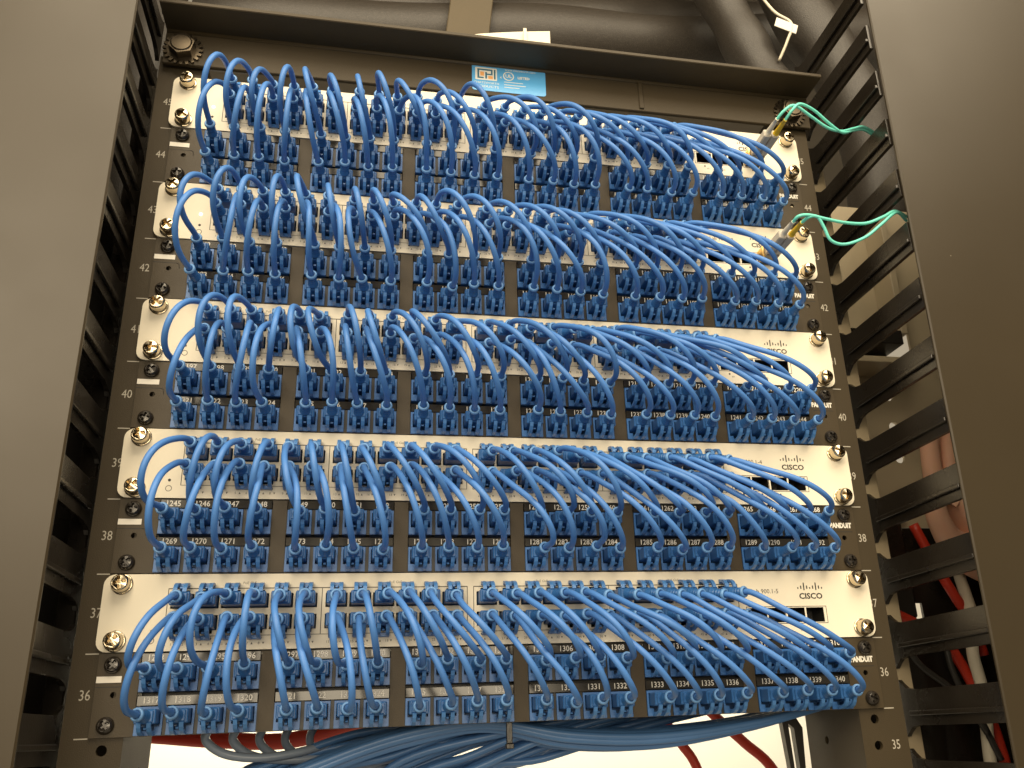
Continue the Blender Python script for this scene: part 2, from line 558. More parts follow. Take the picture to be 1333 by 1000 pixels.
def make_faceplate():
    mb = MB()
    holes = []
    for x in COLX:
        holes.append(port_loop(x, ZU, True))
        holes.append(port_loop(x, ZL, False))
    for x in SFPX:
        holes.append(rect(x - 6.3, x + 6.3, 10.6, 20.0))
    for sx_ in (-1, 1):
        for z in (6.35, 38.1):
            holes.append(circle(sx_ * 231.3, z, 3.2, 12))
    # split into vertical strips so that each tessellation stays small and clean
    cuts = [-241.3, -206.5, -119.2, -30.2, 58.4, 146.2, 241.3]
    for a, b_ in zip(cuts[:-1], cuts[1:]):
        hs = [h for h in holes if a < sum(p[0] for p in h) / len(h) < b_]
        if a == -241.3:
            full = rrect(-241.3, -200, 0.5, 43.9, 6.0)
            outer = [p for p in full if p[0] < -206.5]
            outer = [(-206.5, 0.5), (-206.5, 43.9)] + sorted([p for p in outer if p[1] > 22], key=lambda p: (-p[0], p[1])) + \
                sorted([p for p in outer if p[1] <= 22], key=lambda p: (p[0], -p[1]))
        elif b_ == 241.3:
            full = rrect(200, 241.3, 0.5, 43.9, 6.0)
            outer = [p for p in full if p[0] > 206.5]
            outer = [(146.2, 43.9), (146.2, 0.5)] + sorted([p for p in outer if p[1] <= 22], key=lambda p: (p[0], p[1])) + \
                sorted([p for p in outer if p[1] > 22], key=lambda p: (-p[0], p[1]))
        else:
            outer = rect(a, b_, 0.5, 43.9)
        # make sure the outline runs counter-clockwise
        ar = sum(outer[i][0] * outer[(i + 1) % len(outer)][1] - outer[(i + 1) % len(outer)][0] * outer[i][1] for i in range(len(outer)))
        if ar < 0:
            outer = outer[::-1]
        mb.plate(outer, hs, FACE, FACE + 2.0)
    return mb.mesh('faceplate', M['white_plate'])


ME_face = make_faceplate()
ME_port = {}
for up in (True, False):
    mb = MB()
    s = 1 if up else -1
    # cavity behind the opening (open at the front) with eight contacts
    x, z0, z1 = 6.4, -4.85, 5.75
    za, zb = (z0, z1) if up else (-z1, -z0)
    mb._add([(-x, 0, za), (x, 0, za), (x, 0, zb), (-x, 0, zb), (-x, 13, za), (x, 13, za), (x, 13, zb), (-x, 13, zb)],
            [(4, 7, 6, 5), (0, 4, 5, 1), (1, 5, 6, 2), (2, 6, 7, 3), (3, 7, 4, 0)])
    ME_port[up] = mb.mesh('port', M['port_dark'])
mb = MB()
mb._add([(-6.3, 0, -4.7), (6.3, 0, -4.7), (6.3, 0, 4.7), (-6.3, 0, 4.7), (-6.3, 16, -4.7), (6.3, 16, -4.7), (6.3, 16, 4.7), (-6.3, 16, 4.7)],
        [(4, 7, 6, 5), (0, 4, 5, 1), (1, 5, 6, 2), (2, 6, 7, 3), (3, 7, 4, 0)])
mb.box(-0.5, 0.5, 6, 8, -3.2, -1.6)
ME_sfp = mb.mesh('fiber_slot', M['port_dark'])
ME_chassis = MB().box(-219.5, 219.5, 0.6 + 16.2, 250, 0.9, 43.5).box(-219.5, 219.5, FACE + 2.05, 0.55, 40.4, 43.5).mesh('chassis', M['chassis'])

mb = MB()
yl0, yl1 = FACE - 0.06, FACE - 0.005
for (a, b_, d) in ((-206, -32, -119.2), (-28.4, 146, 58.4)):
    mb.box(a, b_, yl0, yl1, 35.2, 35.7)
    mb.box(a, b_, yl0, yl1, 8.3, 8.6)
    for x in (a, d - 0.2, b_ - 0.4):
        mb.box(x, x + 0.4, yl0, yl1, 8.65, 35.15)
mb.box(150.6, 207.6, yl0, yl1, 20.5, 20.9)
mb.box(150.6, 207.6, yl0, yl1, 9.7, 10.1)
mb.box(150.6, 151.0, yl0, yl1, 10.15, 20.45)
mb.box(207.2, 207.6, yl0, yl1, 10.15, 20.45)
for x in COLX:
    for dx in (-3.2, 3.2):
        mb.lathe([(FACE - 0.12, 0.75), (FACE - 0.02, 0.75)], (x + dx, 0, 6.9), n=8)
for x in SFPX:
    mb.lathe([(FACE - 0.12, 0.7), (FACE - 0.02, 0.7)], (x, 0, 7.6), n=8)
mb.lathe([(FACE - 0.12, 0.9), (FACE - 0.02, 0.9)], (-212.5, 0, 11.5), n=10)
ME_lines = mb.mesh('printed_frame', M['ink'])

# tiny port numbers, joined into one print
mb = MB()
def add_text(mb, s, size, x, z, xs=1.0):
    me = text_mesh(s, size, M['grey_ink'], 0.0, xs)
    n = len(mb.v)
    mb.v.extend([(v.co.x / MM + x, v.co.y / MM + FACE - 0.04, v.co.z / MM + z) for v in me.vertices])
    for p in me.polygons:
        mb.f.append(tuple(i + n for i in p.vertices)); mb.s.append(False)
for i, x in enumerate(COLX):
    for k, dx in enumerate((-3.4, 3.0)):
        add_text(mb, str(2 * i + 1 + k), 1.5, x + dx - 0.6, 4.0)
        s = 1 if k == 0 else -1
        n = len(mb.v)
        mb.v.extend([(x + dx + 1.3, FACE - 0.04, 4.0 - 0.6 * s), (x + dx + 2.5, FACE - 0.04, 4.0 - 0.6 * s), (x + dx + 1.9, FACE - 0.04, 4.0 + 0.7 * s)])
        mb.f.append((n, n + 1, n + 2) if s > 0 else (n, n + 2, n + 1)); mb.s.append(False)
for x in (-161, -76, 15, 102):
    add_text(mb, 'PoE GbE', 1.5, x, 38.4)
for i, x in enumerate(SFPX):
    add_text(mb, str(49 + i), 1.5, x + 2.5, 5.4)
ME_numbers = mb.mesh('port_numbering', M['grey_ink'])
mb = MB()
mb.plate(circle(-212.5, 6.4, 1.9, 18), [circle(-212.5, 6.4, 1.5, 18)], FACE - 0.06, FACE - 0.01)
ME_mode = mb.mesh('mode_button', M['grey_ink'])

# maker's bars over its name
mb = MB()
hts = [1.3, 2.3, 5.2, 2.3, 1.3, 2.3, 5.2, 2.3, 1.3]
for k, h in enumerate(hts):
    xx = 197.6 + (k - 4) * 2.15
    mb.plate(rrect(xx - 0.42, xx + 0.42, 32.0 - (0 if h < 5 else 0.9), 32.0 + h - (0 if h < 5 else 0.9), 0.4, 3), [], FACE - 0.07, FACE - 0.01)
ME_bars = mb.mesh('maker_logo', M['ink'])

ORD = ['topmost', 'second', 'third', 'fourth', 'bottom']
JX = [-216 + 73.62 * g + 16.55 * k + 7.3 for g in range(6) for k in range(4)]
switches, panels = [], []
for lv in range(5):
    z0 = (45 - 2 * lv - 36) * U
    first = 1101 + 48 * lv
    nm = {0: 'topmost', 4: 'bottom'}.get(lv, ORD[lv])
    sw = thing('network_switch', f'off-white network switch above panel jacks {first} to {first + 47}, '
               + (f'{nm} of five' if lv in (0, 4) else f'{nm} of five from the top'), 'switch', (0, 0, z0), 'rack switches')
    switches.append(sw)
    put('faceplate', ME_face, sw)
    put('chassis', ME_chassis, sw)
    put('printed_frame', ME_lines, sw)
    put('port_numbering', ME_numbers, sw)['kind'] = 'stuff'
    put('mode_button', ME_mode, sw)
    put('maker_logo', ME_bars, sw)
    lettering('maker_name', 'CISCO', 3.6, M['ink'], sw, (197.6, FACE - 0.05, 27.2), bold=0.16, xs=1.12)
    lettering('printed_label', f'Lab 900.1-{lv + 1}', 2.9, M['ink'], sw, (165.0, FACE - 0.05, 30.6), xs=1.0)
    for x in COLX:
        put('port', ME_port[True], sw, (x, FACE + 1.95, ZU))
        put('port', ME_port[False], sw, (x, FACE + 1.95, ZL))
    for x in SFPX:
        put('fiber_slot', ME_sfp, sw, (x, FACE + 0.6, 15.3))
    for sx_ in (-1, 1):
        for z in (6.35, 38.1):
            so = put('mounting_screw', ME_screw, sw, (sx_ * 231.3, FACE - 0.95, z), (0, random.uniform(0, 1.5), 0))
            put('washer', ME_collar, so, (0, 0.9, 0))
    if lv < 2:
        MB().lathe([(-0.5, 0.5), (-0.35, 0.95), (0, 0.95)], (-212.5, FACE, 20.0), n=12).build('status_led', M['led'], sw)

# ------------------------------------------------------------------ patch panels
PF = -1.8      # front plane of panel faceplates
JACK_Z = {0: 23.2, 1: 0.4}


def make_panel_plate():
    mb = MB()
    holes = []
    cuts = [-238.6]
    for g in range(6):
        gx = -216 + 73.62 * g
        cuts.append(gx - 4.5)
    cuts.append(222.3)
    cuts.append(238.6)
    for i, (a, b_) in enumerate(zip(cuts[:-1], cuts[1:])):
        hs = []
        if 1 <= i <= 6:
            gx = -216 + 73.62 * (i - 1)
            hs.append(rect(gx - 0.4, gx + 64.7, 0.9, 43.6))
        else:
            x = -230.7 if i == 0 else 230.7
            for z in (6.35, 38.1):
                hs.append(circle(x, z, 2.6, 12))
            hs.append(circle(x + (2.0 if i == 0 else -1.5), 22.2, 1.7, 12))
        mb.plate(rect(a, b_, 0.2, 44.2), hs, PF, PF + 1.7)
    return mb.mesh('faceplate', M['panel_black'])


ME_panel = make_panel_plate()
# the frame that carries four jacks in two rows: bars round the openings, set a little behind the plate
mb = MB()
for g in range(6):
    gx = -216 + 73.62 * g
    xs_ = [gx - 0.35] + [gx + 16.55 * k - 0.95 for k in range(1, 4)] + [gx + 64.65]
    for r in (0, 1):
        zb = JACK_Z[r]
        for k in range(5):
            w = 0.95
            mb.box(xs_[k] - (0 if k == 0 else w), xs_[k] + (0.3 if k == 0 else w) if k < 4 else xs_[k] - 0.05, PF + 0.25, PF + 9, zb, zb + 15.4)
ME_frame = mb.mesh('jack_frame', M['port_dark'])
ME_pback = MB().box(-216, 217, 9, 34, 1.5, 43.2).mesh('rear_housing', M['port_dark'])
ME_strip = MB().box(-0.0, 64.3, PF - 0.55, PF + 0.2, 0, 5.4, 0.25).mesh('label_strip', M['strip'])
# blue jack: square collar with a stepped opening, shutter walls going back
mb = MB()
hole = [(-6.0, 4.6), (-3.4, 4.6), (-3.4, 2.6), (3.4, 2.6), (3.4, 4.6), (6.0, 4.6), (6.0, 13.6), (-6.0, 13.6)]
mb.plate(rect(-7.2, 7.2, 0.1, 15.1), [hole], PF - 0.5, PF + 8.5)
mb.box(-7.2, 7.2, PF + 8.55, PF + 9, 0.1, 15.1)
mb.box(-7.2, -3.6, PF - 0.9, PF - 0.5, 0.4, 1.8)
mb.box(3.6, 7.2, PF - 0.9, PF - 0.5, 0.4, 1.8)
ME_jack = mb.mesh('jack', M['jack_blue'])

mb = MB()
mb.box(-0.2, 14.0, PF - 0.1, PF - 0.02, -0.2, 0.2)
mb.tube(spline([(14.0, PF - 0.06, 0), (15.6, PF - 0.06, -0.5), (16.2, PF - 0.06, -2.2), (16.2, PF - 0.06, -4.0)], 4), 0.22, 5)
ME_emb = mb.mesh('embossed_edge', M['ink'])

for lv in range(5):
    z0 = (44 - 2 * lv - 36) * U
    first = 1101 + 48 * lv
    pn = thing('patchbay', f'black patch panel with blue jacks {first} to {first + 47}, '
               + (f'{ORD[lv]} of five' if lv in (0, 4) else f'{ORD[lv]} of five from the top'), 'patch panel', (0, 0, z0), 'patch panels')
    panels.append(pn)
    put('faceplate', ME_panel, pn)
    put('jack_frame', ME_frame, pn)
    put('rear_housing', ME_pback, pn)
    for sx_ in (-1, 1):
        for z in (6.35, 38.1):
            put('panel_screw', ME_dark_screw, pn, (sx_ * 230.7, PF - 0.05, z), (0, random.uniform(0, 1.5), 0))
    MB().plate(rect(-238.4, -225.4, 28.7, 32.1), [], PF - 0.3, PF - 0.01).build('blank_tag', M['tag_white'], pn)
    put('embossed_edge', ME_emb, pn, (-238.4, 0, 26.4))
    MB().box(220.5, 236, PF - 0.1, PF - 0.02, 26.2, 26.6).build('embossed_edge', M['ink'], pn)
    lettering('maker_name', 'PANDUIT', 3.3, M['white_ink'], pn, (227.6, PF - 0.06, 30.6), bold=0.28, xs=0.80)
    for r in (0, 1):
        for g in range(6):
            gx = -216 + 73.62 * g
            so = put('label_strip', ME_strip, pn, (gx, 0, JACK_Z[r] + 15.55))
            for k in range(4):
                num = first + 24 * r + 4 * g + k
                lettering('jack_number', str(num), 3.3, M['white_ink'], so, (16.55 * k + 7.3, PF - 0.6, 2.7), bold=0.05, xs=0.95)
                put('jack', ME_jack, pn, (gx + 16.55 * k + 7.3, 0, JACK_Z[r]))

# ------------------------------------------------------------------ blue patch cables
# plug: origin on the axis at the jack face, plug goes out towards -y, latch underneath
mb = MB()
mb.box(-5.5, 5.5, -11.0, 7.5, -3.5, 4.1, 0.6)
mb.box(-4.4, 4.4, -12.6, -11.02, -2.8, 3.4, 0.5)
ME_plug = mb.mesh('plug', M['plug_blue'])
mb = MB()
prof = [(-0.4, 3.5), (-1.4, 3.3), (-2.4, 2.95), (-3.0, 3.05), (-3.4, 2.6), (-4.2, 2.6), (-4.5, 3.0), (-5.2, 3.0), (-5.5, 2.55), (-6.2, 2.55),
        (-6.5, 2.95), (-7.2, 2.95), (-7.5, 2.5), (-8.4, 2.5)]
mb.lathe(prof, n=18, caps=(False, True))
ME_boot = mb.mesh('strain_relief', M['plug_blue'])
ME_lip = MB().lathe([(-8.4, 2.5), (-8.8, 3.3), (-9.4, 3.65), (-10.2, 3.65), (-10.9, 3.35), (-11.1, 2.9), (-11.0, 2.4), (-10.2, 1.9)], n=18,
                    caps=(False, True)).mesh('boot_lip', M['lip_blue'])


def bar_path(pts, w, h, x):
    """rectangular bar sweeping through (y, z) points at lateral place x"""
    vs, fs = [], []
    P = np.asarray(pts, float)
    T = np.gradient(P, axis=0)
    T /= np.linalg.norm(T, axis=1)[:, None]
    for (p, t) in zip(P, T):
        nrm = np.array([-t[1], t[0]])
        for (a, b_) in ((-1, -1), (1, -1), (1, 1), (-1, 1)):
            q = p + nrm * b_ * h / 2
            vs.append((x + a * w / 2, q[0], q[1]))
    n = len(P)
    for i in range(n - 1):
        for k in range(4):
            fs.append((4 * i + k, 4 * i + (k + 1) % 4, 4 * i + 4 + (k + 1) % 4, 4 * i + 4 + k))
    fs.append((3, 2, 1, 0)); fs.append(tuple(4 * (n - 1) + k for k in range(4)))
    return vs, fs


mb = MB()
for sx_ in (-1, 1):
    vs, fs = bar_path([(-12.0, -2.8), (-11.0, -5.0), (-9.0, -6.9), (-6.0, -8.1), (-3.0, -8.6), (-1.4, -8.6)], 2.2, 1.7, sx_ * 2.6)
    mb._add(vs, fs)
vs, fs = bar_path([(-0.5, -3.6), (-4, -4.6), (-8, -6.0)], 1.5, 0.9, 0)
mb._add(vs, fs)
ME_guard = mb.mesh('latch_guard', M['boot_blue'])
mb.box(-3.6, 3.6, -2.6, -0.9, -9.3, -7.0, 0.3)
ME_guard_closed = mb.mesh('latch_guard', M['boot_blue'])

# where every cable starts and ends: level, column, row
NC = 240
ends_a = np.zeros((NC, 3)); ends_b = np.zeros((NC, 3))
info = []
i = 0
for lv in range(5):
    zs = (45 - 2 * lv - 36) * U
    zp = (44 - 2 * lv - 36) * U
    for c in range(24):
        for r in (0, 1):
            ends_a[i] = (COLX[c], FACE, zs + (ZU if r == 0 else ZL))
            ends_b[i] = (JX[c], PF - 0.5, zp + JACK_Z[r] + 9.4)
            info.append((lv, c, r))
            i += 1
# the soft boots lean a little, more so where a cable is pulled round the end of the row
yaw = np.radians(rng.normal(0, 4.5, (NC, 2)))
pit = np.radians(rng.normal(0.0, 4.0, (NC, 2)))
pit += np.radians(np.array([-2.0, 6.0]))
for i, (lv, c, r) in enumerate(info):
    side = {0: -7, 1: -4, 2: -2}.get(c, 0)
    if c >= 10:
        yaw[i, 0] += np.radians(2.6 * (c - 10))
        pit[i, 0] -= np.radians(0.95 * (c - 10))
    yaw[i] += np.radians(side * (1.0 if lv > 1 else 0.45) * np.array([0.8, 1.2]))
dirs = np.stack([np.sin(yaw), -np.cos(yaw) * np.cos(pit), np.sin(pit)], axis=2)
piv_a = ends_a + np.stack([np.zeros(NC), np.full(NC, -12.0), np.array([(-0.35 if k[2] == 0 else 0.35) for k in info])], 1)
piv_b = ends_b + np.array([0, -12.0, 0.35])
pa = piv_a + dirs[:, 0] * 9.5
pb = piv_b + dirs[:, 1] * 9.5

# relax all cables as elastic rods of equal length that may not run through one another
N = 26
LEN = 100 + rng.uniform(-4, 6, NC)
direct = np.linalg.norm(pa - pb, axis=1)
LEN = np.maximum(LEN - np.array([max(0, k[1] - 9) * 0.7 for k in info]), direct * 1.105 + 11)
seg = (LEN / (N - 1))[:, None]
t = np.linspace(0, 1, N)[None, :, None]
hand0 = (LEN * 0.62)[:, None, None] * dirs[:, 0][:, None]
hand1 = (LEN * 0.62)[:, None, None] * dirs[:, 1][:, None]
lat = np.zeros((NC, 1, 3))
for i, (lv, c, r) in enumerate(info):
    lat[i, 0, 0] = rng.normal(0, 3.0) + (-2.5 if r == 0 else 2.5) * (1 if c < 12 else 0.6)
    lat[i, 0, 2] = rng.normal(1.0, 3.0)
A, B = pa[:, None], pb[:, None]
P = ((1 - t) ** 3 * A + 3 * (1 - t) ** 2 * t * (A + hand0 + lat) + 3 * (1 - t) * t ** 2 * (B + hand1 + lat * 0.6) + t ** 3 * B)
fixed0 = pa[:, None] + dirs[:, 0][:, None] * (np.arange(2)[None, :, None] * seg[:, :, None])
fixed1 = pb[:, None] + dirs[:, 1][:, None] * (np.arange(2)[None, ::-1, None] * seg[:, :, None])
pairs = []
for i, (l1, c1, r1) in enumerate(info):
    for j in range(i + 1, NC):
        l2, c2, r2 = info[j]
        if l1 == l2 and abs(c1 - c2) <= (3 if c1 < 14 else 5):
            pairs.append((i, j))
        elif l2 == l1 + 1 and r1 == 1 and r2 == 0 and abs(c1 - c2) <= 3:
            pairs.append((i, j))
pairs = np.array(pairs)
# plug bodies as rows of balls for the cables to rest against
balls, brad, blev = [], [], []
for i, (lv, c, r) in enumerate(info):
    for e in (ends_a[i], ends_b[i]):
        for (yy, rr) in ((-4, 5.4), (-10, 5.0), (-16, 3.2), (-22, 3.3)):
            balls.append(e + np.array([0, yy, 0.3])); brad.append(rr); blev.append((lv, i))
balls = np.array(balls); brad = np.array(brad); blev = np.array(blev)
CR = 1.88
for it in range(170):
    # bending: pull every point towards the smooth curve through its neighbours
    for _ in range(6):
        lap = np.zeros_like(P)
        lap[:, 1:-1] = (P[:, :-2] + P[:, 2:]) / 2 - P[:, 1:-1]
        P[:, 2:-2] += 0.2 * (lap[:, 2:-2] - (lap[:, 1:-3] + lap[:, 3:-1]) / 2)
        P[:, 2:-2, 2] -= 0.005
        P[:, :2] = fixed0; P[:, -2:] = fixed1
        for par in (0, 1):
            d = P[:, par + 1::2] - P[:, par:-1:2][:, :P[:, par + 1::2].shape[1]]
            m = d.shape[1]
            ln = np.linalg.norm(d, axis=2, keepdims=True) + 1e-9
            corr = d * (0.5 * (1 - seg[:, :, None] / ln))
            P[:, par:par + 2 * m:2] += corr
            P[:, par + 1:par + 1 + 2 * m:2] -= corr
        P[:, :2] = fixed0; P[:, -2:] = fixed1
    if it % 4 == 3 or it > 160:
        a, b_ = P[pairs[:, 0]].astype(np.float32), P[pairs[:, 1]].astype(np.float32)
        bbmin = np.maximum(a.min(1), b_.min(1)); bbmax = np.minimum(a.max(1), b_.max(1))
        act = np.all(bbmax - bbmin > -5, axis=1)
        ia, ib = pairs[act, 0], pairs[act, 1]
        a, b_ = a[act], b_[act]
        d2 = (a ** 2).sum(2)[:, :, None] + (b_ ** 2).sum(2)[:, None, :] - 2 * np.einsum('pik,pjk->pij', a, b_)
        hit = np.argwhere(d2 < (2 * CR + 0.15) ** 2)
        if len(hit):
            q, s, u = hit.T
            dv = P[ia[q], s] - P[ib[q], u]
            ln = np.linalg.norm(dv, axis=1, keepdims=True) + 1e-6
            push = dv / ln * ((2 * CR + 0.15 - ln) * 0.28)
            np.add.at(P, (ia[q], s), push)
            np.add.at(P, (ib[q], u), -push)
        for lv in range(5):
            sel = np.where(np.array([k[0] for k in info]) == lv)[0]
            near = np.where(np.abs(blev[:, 0] - lv) <= 1)[0]
            pp = P[sel][:, 2:-2].reshape(-1, 3)
            bl = balls[near]
            d2 = (pp ** 2).sum(1)[:, None] + (bl ** 2).sum(1)[None] - 2 * pp @ bl.T
            lim = brad[near] + CR
            hit = np.argwhere(d2 < lim[None] ** 2)
            if len(hit):
                q, s = hit.T
                ci = sel[q // (N - 4)]
                own = blev[near[s], 1] == ci
                q, s, ci = q[~own], s[~own], ci[~own]
                dv = pp[q] - bl[s]
                ln = np.linalg.norm(dv, axis=1, keepdims=True) + 1e-6
                push = dv / ln * ((lim[s][:, None] - ln) * 0.4)
                push[:, 1] = np.minimum(push[:, 1], 0.0)
                np.add.at(P, (ci, 2 + q % (N - 4)), push)
        P[:, 2:-2, 1] = np.minimum(P[:, 2:-2, 1], -6.0)
        P[:, :2] = fixed0; P[:, -2:] = fixed1

RN = ('upper', 'lower')
NTH = ('first', 'second', 'third', 'fourth')
GN = ('one', 'two', 'three', 'four', 'five', 'six')
for i, (lv, c, r) in enumerate(info):
    num = 1101 + 48 * lv + 24 * r + c
    where = {0: 'topmost', 4: 'bottom'}.get(lv, ORD[lv])
    org = ends_b[i]
    o = thing('patch_cable', f'blue patch cable into the {NTH[c % 4]} {RN[r]} jack of group {GN[c // 4]}, {where} patch panel ({num})', 'cable',
              tuple(org), f'blue patch cables of the {where} switch')
    mb = MB().tube(spline(P[i] - org, 2), CR, 9)
    mb.build('cable_jacket', M['cable_blue'], o)
    for e, up, k in ((ends_b[i], False, 1), (ends_a[i], r == 0, 0)):
        rot = (0, math.pi if up else 0, 0)
        pl = put('plug', ME_plug, o, tuple(e - org), rot)
        sg = -1 if up else 1
        put('strain_relief', ME_boot, pl, (0, -12.0, 0.35), (-sg * pit[i, k], 0, sg * yaw[i, k]))
        put('boot_lip', ME_lip, pl, (0, -12.0, 0.35), (-sg * pit[i, k], 0, sg * yaw[i, k]))
        put('latch_guard', ME_guard if k == 1 else ME_guard_closed, pl)

# ------------------------------------------------------------------ fibre cables in the two upper switches
def fiber(lv, label, paths):
    z0 = (45 - 2 * lv - 36) * U
    o = thing('fiber_cable', label, 'fiber cable', (199.2, FACE, z0 + 15.3), 'aqua fiber cables')
    MB().box(-5.6, 5.6, -13, 12, -3.6, 4.4, 0.5).build('transceiver', M['chassis'], o)
    b = MB()
    for k in range(5):
        b.box(-7.6 - 0.2, -6.8, -12 + k * 2.0, -11 + k * 2.0, -4.0, 4.5)
    b.box(-7.8, -6.2, -13, -1, -4.4, -3.9)
    b.build('bail_latch', M['gold'], o)
    for k, x in enumerate((-3.3, 3.3)):
        MB().box(x - 2.9, x + 2.9, -38, -13.05, -3.2, 3.4, 0.8).build('connector', M['lc_grey'], o)
        MB().lathe([(-55, 1.5), (-50, 1.75), (-41, 2.1), (-38.05, 2.5)], (x, 0, 0), n=14).build('boot', M['lc_white'] if k == 0 else M['lc_yellow'], o)
        pts = [(x, -48, 0), (x, -54, 0)] + paths[k]
        MB().tube(spline(pts, 6), 1.15, 8).build('fiber_jacket', M['aqua'], o)


fiber(0, 'aqua fiber cable pair in the topmost switch, drooping to the upper finger', [
    [(0.5, -60, 4), (9, -61, 9), (24, -56, 5), (40, -50, 1), (54, -46, 2), (68, -42, 9), (80, -38, 15), (94, -32, 15)],
    [(7, -61, 5), (14, -61, 11), (27, -57, 10), (42, -51, 4), (55, -46, 1), (68, -41, 8), (81, -36, 14), (95, -30, 13)]])
fiber(1, 'aqua fiber cable pair in the second switch, spread into a wide loop', [
    [(-2, -61, 1), (6, -62, 2), (18, -62, 0), (36, -59, 0), (54, -56, 3), (68, -57, 9), (78, -58, 14), (92, -52, 14)],
    [(6, -61, 1), (12, -62, 1), (17, -60, -6), (22, -58, -15), (34, -56, -16), (52, -55, -8), (66, -57, 3), (79, -58, 13), (92, -50, 12)]])

# ------------------------------------------------------------------ vertical cable managers on both sides
def manager(s, label):
    o = thing('vertical_cable_manager', label, 'cable manager', (s * 262, 0, -420), 'vertical cable managers')
    zt = -420.0
    fx = 258.0 if s < 0 else 274.0          # inner face of the fingers
    fy = 16.0 if s < 0 else 34.0            # where they spring from the post
    def mx(x0, x1):
        a, b_ = s * x0 - s * 262, s * x1 - s * 262
        return min(a, b_), max(a, b_)
    MB().box(*mx(fx + 1, fx + 12), fy + 1, fy + 16, 0, 880, 0.8).build('post', M['post_tan'] if s > 0 else M['finger'], o)
    for k in range(-8, 13):
        z = k * U - zt
        b = MB()
        yend = -74.8
        a0, a1 = mx(fx, fx + 3)
        # web in the yz plane with a rounded root
        hh = 12.6 if s < 0 else 11.4
        prof = [(fy, -18.5), (fy - 3, -16), (fy - 8, -hh - 1.4), (fy - 16, -hh), (yend, -hh), (yend, hh), (fy - 16, hh), (fy - 8, hh + 1.4), (fy - 3, 16), (fy, 18.5)]
        n = len(prof)
        vs = [(a0, y, z + h) for y, h in prof] + [(a1, y, z + h) for y, h in prof]
        fs = [tuple(range(n)), tuple(range(n, 2 * n))[::-1]] + [((i + 1) % n, i, i + n, (i + 1) % n + n) for i in range(n)]
        b._add(vs, fs)
        b.box(*mx(fx - 2.6, fx - 0.05), yend, fy - 10, z - 5.2, z - 2.0, 0.5)
        fo = b.build('finger', M['finger'], o)
        bv = fo.modifiers.new('bevel', 'BEVEL')
        bv.width = 0.0007
        bv.segments = 2
    if s > 0:
        # back of the channel: tan plate with light put into its colour above, dark plate with a window below
        hs = [rect(*mx(392, 420), 733, 765)]
        for zc in (637, 667, 698):
            hs.append(circle(mx(386, 386)[0], zc, 5.0, 16))
        MB().plate(rect(*mx(285, 480), 572, 905), hs, 150, 153).build('back_plate', M['lit_tan_plate'], o)
        MB().plate(rect(*mx(285, 480), 0, 571.5), [rect(*mx(366, 381), 486, 506)], 150, 153).build('back_plate', M['finger'], o)
        MB().box(*mx(392, 399), 120, 149.8, 750, 905, 0.6).build('rib', M['lit_tan_plate'], o)
        MB().box(*mx(300, 391), 118, 149.8, 738, 752, 0.6).build('rib', M['finger'], o)
        MB().box(*mx(300, 391), 112, 149.8, 716, 722, 0.6).build('rib', M['lit_tan_plate'], o)
        MB().box(*mx(480.2, 484), 0, 153, 0, 1010).build('side_wall', M['finger'], o)
    else:
        MB().box(*mx(256, 480), 150, 153, 0, 1010).build('back_plate', M['finger'], o)
        MB().box(*mx(480.2, 484), 0, 153, 0, 1010).build('side_wall', M['finger'], o)
        MB().box(*mx(256, 259), 77.5, 149.8, 0, 1010).build('side_wall', M['finger'], o)
    # door: folded sheet with rounded edges
    xi = 250.0 if s < 0 else 270.0
    d = MB()
    x0, x1 = mx(xi, xi + 250)
    d.box(x0, x1, -78, -75, 60, 1100, 0.9)
    if s > 0:
        d.v = [(x + 0.0145 * (z - 420), y, z) for x, y, z in d.v]     # this door hangs slightly out of plumb
    d.build('door', M['door_paint'], o)
    return o


manager(-1, 'black vertical cable manager with wide plain door beside unit numbers, left of the rack')
manager(1, 'black vertical cable manager with open fingers and aqua fibers, right of the rack')

# ------------------------------------------------------------------ bulk cables under the bottom panel
def bulk(name, pts, r, m, label, cat, group=None, n=10):
    P_ = spline(pts, 7)
    base = P_[-1]
    o = MB().tube(P_ - base, r, n).build(name, m, None, tuple(base))
    return tag(o, label, cat, group)


GRP = 'blue bulk cables bundled behind the bottom patch panel'
LBL = 'thick blue bulk cable sagging behind and below the bottom patch panel'
for k in range(26):
    rr = random.uniform
    y = 26 + 5.6 * (k % 13) + rr(-1, 1)
    dz = -5.4 * (k // 13) + rr(-2.5, 2.5) - 1
    bulk('bulk_cable', [(225, y + 10, 6 + rr(-2, 2)), (165, y + 4, -4 + dz * 0.5), (95, y, -9 + dz), (35, y, -6 + dz), (-15, y + 3, 2 + dz * 0.6),
                        (-62, y + 5, -1 + dz), (-110, y + 4, -14 + dz), (-150, y + 10, -34 + dz + rr(-3, 3)), (-175, y + 20, -75)], 2.5, M['bulk_blue'], LBL, 'cable', GRP)
GRP2 = 'blue bulk cables dropping from the bottom patch panel'
LBL2 = 'thick blue bulk cable curling down from the back of the bottom panel'
for k in range(46):
    rr = random.uniform
    x = -95 + 4.2 * k + rr(-3, 3)
    y = 40 + rr(0, 95)
    bulk('bulk_cable', [(x + 75 + rr(-10, 20), 30, 12), (x + 45, y, 4 + rr(-2, 2)), (x - 5 + rr(-8, 8), y + 6, -5 + rr(-4, 3)), (x - 58 + rr(-14, 8), y + 12, -18 + rr(-6, 4)),
                        (x - 100 + rr(-25, 10), y + 20, -40 + rr(-8, 8)), (x - 120, y + 26, -110)], 2.5, M['bulk_blue'], LBL2, 'cable', GRP2)
GRP3 = 'grey looped cables under the bottom patch panel'
LBL3 = 'grey looped cable under the first jack groups of the bottom panel'
